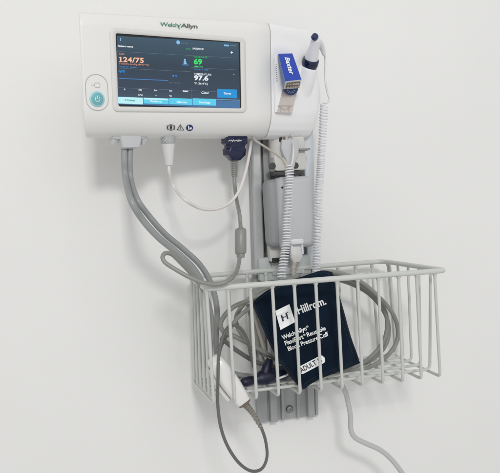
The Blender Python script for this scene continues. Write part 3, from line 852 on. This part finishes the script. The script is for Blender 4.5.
# ================================================================== coiled tube lying in basket
cl = thing('coiled_tube', 'grey rubber tube wound in big loops standing in the basket behind cuff', 'tube', tuple(at(320, 380, -.09)))
loopA = [(300, 277, -.085), (330, 271.5, -.085), (357, 279.5, -.085), (379, 297, -.085), (394, 316, -.085), (398, 335.5, -.085), (391.5, 351, -.09), (376, 364, -.095), (354, 372, -.1), (325, 377, -.1), (290, 374, -.1), (262, 358, -.095), (244, 338, -.09), (236, 318, -.085), (250, 298, -.085),
         (275, 284.5, -.08), (305, 275.5, -.078), (332, 275.5, -.076), (362, 284.5, -.075), (381, 303.5, -.073), (387, 320, -.072), (384.5, 339, -.074), (373, 355, -.08), (357, 366, -.085), (335, 371, -.088), (300, 371, -.09), (264, 352, -.115), (238, 338, -.122), (224, 332, -.12), (221, 322, -.12), (232, 308, -.12), (252, 299, -.118),
         (280, 287, -.10), (305, 279, -.07), (335, 279, -.066), (365, 291, -.064), (383, 310, -.062), (389, 330, -.062), (384, 348, -.066), (368, 362, -.075), (340, 374, -.085), (310, 380, -.09)]
bm = bmesh.new(); tube(bm, catmull([at(*p) for p in loopA], 9), .0028, seg=12); obj('loop', bm, 'tube_rubber', cl)
# upright bunch at the left: several strands crossing
for k, L in enumerate(([(253, 300, -.11), (256, 318, -.108), (262, 342, -.105), (268, 364, -.108), (271, 374, -.115)], [(248, 304, -.10), (252, 322, -.10), (258, 346, -.104), (262, 366, -.112), (264, 376, -.118)],
          [(266, 299, -.116), (247, 310, -.118), (236, 320, -.118), (226, 336, -.118), (219.5, 350, -.112), (216, 372, -.105)],
          [(221, 338, -.128), (236, 350, -.125), (256, 362, -.115), (278, 368, -.105), (298, 366, -.10)])):
    bm = bmesh.new(); tube(bm, catmull([at(*p) for p in L], 9), .0026, seg=10); obj('strand', bm, ('beige_boot', 'tube_rubber', 'cable_rubber', 'dark_cable')[k], cl)

# navy plug lying in the basket
np_ = thing('cable_joiner', 'dark navy plastic joiner lying on basket floor beside white finger clip', 'connector', tuple(at(262, 377, -.12)))
bm = bmesh.new()
P0, P1 = at(241.5, 383, -.128), at(292, 371, -.112); ax = (P1 - P0).normalized(); Lj = (P1 - P0).length
revolve(bm, P0, ax, [(0, .003), (.0015, .0048), (.004, .0055), (.012, .0058), (.014, .0050), (.019, .0052), (.0215, .0072), (.026, .0088), (Lj - .012, .0092), (Lj - .006, .0075), (Lj, .005)], seg=22, side=Z)
obj('joiner_body', bm, 'joiner_navy', np_, smooth=50)
bm = bmesh.new(); tube(bm, catmull([at(264, 377, -.121), at(266, 370, -.121), at(269, 362.5, -.118), at(270, 359.5, -.117)], 6), lambda t: .0066 - .0022 * t, seg=16); obj('joiner_branch', bm, 'joiner_navy', np_, smooth=50)
bm = bmesh.new(); tube(bm, [at(276, 379.5, -.128), at(286, 375.6, -.128), at(290, 373, -.126)], .0012, seg=8); obj('strap', bm, 'cuff_print', np_)

# ================================================================== finger sensor
fs = thing('finger_sensor', 'white finger clip sensor poking out through the lower left of basket', 'sensor', tuple(at(230, 380, -.145)))
YS = -.146
fa, fb = at(214, 359.5, YS), at(243.5, 402, YS - .002)
fax = (fb - fa).normalized(); fl = (fb - fa).length; side = fax.cross(-Y).normalized()
def fring(t, w_, h_): return [fa + fax * (t * fl) + side * x * .94 - Y * y for x, y in rrect(w_, h_, min(w_, h_) * .55, 5)]
bm = bmesh.new(); loft(bm, [fring(-.06, .004, .003), fring(-.035, .0075, .006), fring(.03, .0094, .009), (fring(.25, .0108, .0105)), fring(.55, .0112, .0105), fring(.8, .0100, .009), fring(.97, .0088, .007), fring(1.0, .0080, .006)])
obj('clip_shell', bm, 'sensor_plastic', fs, smooth=60)
bm = bmesh.new(); loft(bm, [fring(.975, .0080, .0062), fring(1.03, .0080, .0062), fring(1.05, .006, .005)]); obj('end_cap', bm, 'sensor_brown', fs)
bm = bmesh.new()
tube(bm, catmull([at(209.5, 369, -.139), at(213, 377.5, -.139), at(220, 389, -.140), at(229, 400, -.142)], 6), .0030, seg=10); obj('clip_jaw', bm, 'sensor_plastic', fs)
sa, sb = at(245, 404, YS), at(261.5, 428.5, -.147)
bm = bmesh.new(); p_ = catmull([sa, at(252.5, 413, YS), sb], 40); tube(bm, p_, lambda t: (.0042 - .0018 * t) * (1.0 if (t * 9) % 1 < .62 else .74), seg=12); obj('strain_relief', bm, 'boot_dark', fs, smooth=25)
cpth = catmull([sa, at(253, 413, YS), sb, at(266, 443, -.145), at(266.8, 458, -.145), at(261.5, 469, -.148), at(251, 471, -.152), at(239, 463, -.156), at(228, 447, -.16), at(221, 428, -.162), at(217.8, 405, -.192), at(218.0, 380, -.192), at(218.8, 356, -.190),
                at(222.5, 338, -.188), at(227.5, 328, -.187), at(234, 325.2, -.187), at(241, 328.8, -.186), at(247, 339, -.183), at(250, 352, -.158), at(253.5, 366, -.140), at(260, 377, -.13)], 10)
cpth = catmull([sa, at(253, 413, YS), sb, at(266, 443, -.145), at(266.8, 458, -.145), at(261.5, 469, -.148), at(251, 471, -.152), at(239, 463, -.156), at(228, 447, -.157), at(221, 428, -.156), at(217.8, 405, -.156), at(218.0, 380, -.161), at(218.8, 356, -.158),
                at(222.5, 338, -.155), at(227.5, 328, -.153), at(234, 325.2, -.150), at(241, 328.8, -.147), at(247, 339, -.143), at(250, 352, -.139), at(253, 364, -.132), at(256, 375, -.126)], 10)
bm = bmesh.new(); tube(bm, cpth, .00185, seg=10); obj('cord', bm, 'dark_cable', fs)

# ================================================================== tail cable leaving the basket
tl = thing('grey_cord', 'plain grey cord dropping from basket floor towards the lower right', 'cord', tuple(at(352, 432, -.08)))
tp = catmull([at(318, 372, -.08), at(330, 376, -.082), at(339, 382, -.085), at(345, 391, -.085), at(348, 402, -.085), at(350.5, 416, -.085), at(351, 430, -.085), at(355.5, 438, -.085), at(366, 443.5, -.085), at(380, 450, -.085), at(391, 459, -.085), at(402, 473, -.085), at(414, 492, -.085)], 10)
bm = bmesh.new(); tube(bm, tp, .0033, seg=14); obj('cord', bm, 'tail_cable', tl)
tl2 = None

# ================================================================== blood pressure cuff
cu_ = thing('pressure_cuff', 'folded navy fabric blood pressure cuff with white print standing in basket', 'blood pressure cuff', tuple(at(310, 385, -.148)))


def Ycuff(px, py):
    t = (py - 270) / 118
    s = (px - 305) / 50
    y = -.126 - .022 * t + .006 * s * s
    y += .0019 * math.sin(px * .11 + py * .05) + .0013 * math.sin(py * .19 - px * .05) - .0022 * math.exp(-((px * .36 + py * .93 - 392) / 2.6) ** 2) + .0020 * math.exp(-((px * .36 + py * .93 - 398) / 3.0) ** 2) - .0022 * math.exp(-((px * .20 + py * .98 - 338) / 3.0) ** 2) + .0012 * noise.noise(V((px * .06, py * .06, 3)))
    return max(y, -.1525) if False else y


top = [(253, 303), (258, 297.5), (268, 290), (283, 283.5), (300, 277.2), (318, 271.3), (326, 270.6), (331.5, 272)]
bot = [(303.5, 388.8), (309, 384), (317, 379.5), (325, 376), (333, 373), (342, 369.5), (351, 366), (359, 362.5)]
lef = [(253, 303), (257.5, 314), (263.5, 328), (270, 343), (277, 357), (286, 370), (294.5, 380.5), (303.5, 388.8)]
rig = [(331.5, 272), (335.5, 285), (339.5, 299), (343.5, 313), (347.5, 328), (351.5, 341), (355.5, 352), (359, 362.5)]
def curve2(P, n): return [(p.x, p.y) for p in (lambda q: [q[round(i * (len(q) - 1) / n)] for i in range(n + 1)])(catmull([V((x, y, 0)) for x, y in P], 24))]
NU, NV = 34, 42
T_, B2_, L2_, R2_ = curve2(top, NU), curve2(bot, NU), curve2(lef, NV), curve2(rig, NV)
def cuff_patch(dy, shift=(0, 0), inset=0.0):
    g = []
    for j in range(NV + 1):
        v = inset + (1 - 2 * inset) * j / NV; jj = v * NV; row_ = []
        for i in range(NU + 1):
            u = inset + (1 - 2 * inset) * i / NU; ii = u * NU
            def li(P, q):
                k = min(len(P) - 2, int(q)); f = q - k; return P[k][0] + (P[k + 1][0] - P[k][0]) * f, P[k][1] + (P[k + 1][1] - P[k][1]) * f
            t_, b_, l_, r_ = li(T_, ii), li(B2_, ii), li(L2_, jj), li(R2_, jj)
            x = (1 - v) * t_[0] + v * b_[0] + (1 - u) * l_[0] + u * r_[0] - ((1 - u) * (1 - v) * T_[0][0] + u * (1 - v) * T_[-1][0] + (1 - u) * v * B2_[0][0] + u * v * B2_[-1][0])
            y = (1 - v) * t_[1] + v * b_[1] + (1 - u) * l_[1] + u * r_[1] - ((1 - u) * (1 - v) * T_[0][1] + u * (1 - v) * T_[-1][1] + (1 - u) * v * B2_[0][1] + u * v * B2_[-1][1])
            x += shift[0]; y += shift[1]
            e = min(u, 1 - u, v, 1 - v) if inset == 0 else 1
            row_.append(at(x, y, Ycuff(x, y) + dy + .0018 * max(0, 1 - e / .03) ** 2))
        g.append(row_)
    return g
def patch_obj(name, g, m, thick, par):
    bm = bmesh.new(); R_ = [[bm.verts.new(p) for p in r] for r in g]
    for a, b in zip(R_, R_[1:]):
        for i in range(len(a) - 1): bm.faces.new((a[i], a[i + 1], b[i + 1], b[i]))
    o = obj(name, bm, m, par, smooth=0); o.data.shade_smooth()
    # make sure the normals face the viewer, the thickness goes behind
    if o.data.polygons[0].normal.y > 0: o.data.flip_normals()
    s = o.modifiers.new('s', 'SOLIDIFY'); s.thickness = thick; s.offset = -1
    b = o.modifiers.new('b', 'BEVEL'); b.width = thick * .3; b.segments = 3; b.limit_method = 'ANGLE'; b.angle_limit = math.radians(50)
    return o
cb = MAT['cuff_fabric'].node_tree; NN = cb.nodes['Principled BSDF']
NN.inputs['Sheen Weight'].default_value = .12; NN.inputs['Sheen Roughness'].default_value = .45; NN.inputs['Sheen Tint'].default_value = (.35, .5, .7, 1)
_tc = cb.nodes.new('ShaderNodeTexCoord'); _w = []
for ax_ in ('X', 'Z'):
    q = cb.nodes.new('ShaderNodeTexWave'); q.bands_direction = ax_; q.inputs['Scale'].default_value = 420; q.inputs['Distortion'].default_value = .6; cb.links.new(_tc.outputs['Object'], q.inputs['Vector']); _w.append(q)
_m = cb.nodes.new('ShaderNodeMath'); _m.operation = 'MULTIPLY'; cb.links.new(_w[0].outputs['Fac'], _m.inputs[0]); cb.links.new(_w[1].outputs['Fac'], _m.inputs[1])
_b = cb.nodes.new('ShaderNodeBump'); _b.inputs['Strength'].default_value = .6; _b.inputs['Distance'].default_value = .0006; cb.links.new(_m.outputs[0], _b.inputs['Height']); cb.links.new(_b.outputs[0], NN.inputs['Normal'])
patch_obj('front_layer', cuff_patch(0), 'cuff_fabric', .0042, cu_)
patch_obj('back_layer', cuff_patch(.0060, (1.2, .6)), 'cuff_edge', .0050, cu_)
# stitched line inside the edges
bm = bmesh.new()
for C_l, sx, sy in ((R2_, -3.4, 0), (L2_, 3.4, .5), (B2_, -.8, -3.0), (T_, 0, 2.6)):
    for a_, b_ in zip(C_l[1:-1], C_l[2:-1]):
        q0, q1 = lerp(V((*a_, 0)), V((*b_, 0)), .15), lerp(V((*a_, 0)), V((*b_, 0)), .75)
        tube(bm, [at(q0.x + sx, q0.y + sy, Ycuff(q0.x + sx, q0.y + sy) - .0002), at(q1.x + sx, q1.y + sy, Ycuff(q1.x + sx, q1.y + sy) - .0002)], .00035, seg=5)
obj('stitching', bm, 'stitch_thread', cu_)
# bound edge down the right side
bm = bmesh.new(); tube(bm, [at(x - .6, y, Ycuff(x, y) + .001) for x, y in R2_], .0016, seg=8); tube(bm, [at(x + .5, y, Ycuff(x, y) + .001) for x, y in L2_], .0016, seg=8); obj('binding', bm, 'cuff_edge', cu_)


def cuff_text(s, x0, y0, x1, y1, h, bold, m='cuff_print', lift=.0011, name='lettering'):
    L = math.hypot(x1 - x0, y1 - y0); c, sn = (x1 - x0) / L, (y1 - y0) / L
    def fn(a, b):
        x, y = x0 + c * a + sn * b, y0 + sn * a - c * b
        return at(x, y, Ycuff(x, y) - lift)
    return put_text(name, s, fn, L, h, m, cu_, bold=bold)


def cuff_poly(name, pts, m, lift=.0009, sub=8):
    # quad laid on the cloth, subdivided so that it follows it
    bm = bmesh.new(); a, b, c, d = [V((x, y, 0)) for x, y in pts]; g = []
    for j in range(sub + 1):
        r = []
        for i in range(sub + 1):
            p = lerp(lerp(a, b, i / sub), lerp(d, c, i / sub), j / sub); r.append(bm.verts.new(at(p.x, p.y, Ycuff(p.x, p.y) - lift)))
        g.append(r)
    for p, q in zip(g, g[1:]):
        for i in range(sub): bm.faces.new((p[i], p[i + 1], q[i + 1], q[i]))
    return obj(name, bm, m, cu_, smooth=0)


cuff_poly('emblem', [(275.3, 311), (289.3, 304.2), (295.2, 322), (280.5, 330)], 'cuff_print')
# the H with a dot, in the white square
def eq(x0, y0, x1, y1):     # emblem local: x,y in 0..1
    def P(x, y):
        a = lerp(V((275.3, 311, 0)), V((289.3, 304.2, 0)), x); b = lerp(V((280.5, 330, 0)), V((295.2, 322, 0)), x); p = lerp(a, b, y); return (p.x, p.y)
    cuff_poly('emblem_mark', [P(x0, y0), P(x1, y0), P(x1, y1), P(x0, y1)], 'cuff_black', .0014, 3)
eq(.26, .34, .36, .66); eq(.58, .34, .68, .66); eq(.36, .46, .44, .54); eq(.47, .46, .54, .54); eq(.71, .33, .77, .38)
cuff_text('Hillrom.', 298.6, 314.2, 326.6, 304.0, 7.9, .022)
cuff_text('Welch Allyn', 282.8, 339.8, 306.9, 330.0, 4.3, .022)
cuff_text('\u00ae', 306.6, 327.9, 308.6, 327.2, 1.9, .01)
cuff_text('FlexiPort', 285.6, 345.4, 303.8, 338.4, 4.3, .022)
cuff_text('\u00ae', 303.7, 336.2, 305.7, 335.5, 1.9, .01)
cuff_text('Reusable', 307.6, 336.9, 326.2, 329.8, 4.3, .022)
cuff_text('Blood Pressure Cuff', 288.6, 351.0, 328.8, 335.6, 4.3, .022)
# size label: white pill with black print
def pill():
    bm = bmesh.new(); x0, y0, x1, y1 = 301.8, 370.0, 321.8, 359.4; hw = 4.1; pts = []
    L = math.hypot(x1 - x0, y1 - y0); c, s = (x1 - x0) / L, (y1 - y0) / L
    sx = 10
    for i in range(9):
        a = math.pi / 2 + math.pi * i / 8; pts.append((hw * math.cos(a) * .8, hw * math.sin(a)))
    for i in range(9):
        a = -math.pi / 2 + math.pi * i / 8; pts.append((L + hw * math.cos(a) * .8, hw * math.sin(a)))
    def w(a, b): x, y = x0 + c * a + s * b, y0 + s * a - c * b; return at(x, y, Ycuff(x, y) - .0010)
    up = [(a, b) for a, b in pts if b > 0]; 
    cols = []
    for i in range(25):
        a = -hw * .8 + (L + 1.6 * hw) * i / 24
        e = max(0, -a, a - L) / (hw * .8); hh = hw * math.sqrt(max(0, 1 - e * e))
        cols.append((bm.verts.new(w(a, hh + .001)), bm.verts.new(w(a, -hh - .001))))
    for p, q in zip(cols, cols[1:]): bm.faces.new((p[0], q[0], q[1], p[1]))
    obj('size_label', bm, 'cuff_print', cu_, smooth=0)
pill()
cuff_text('ADULT 11', 301.2, 372.8, 322.4, 361.4, 5.0, .015, 'cuff_black', .0016, 'size_lettering')
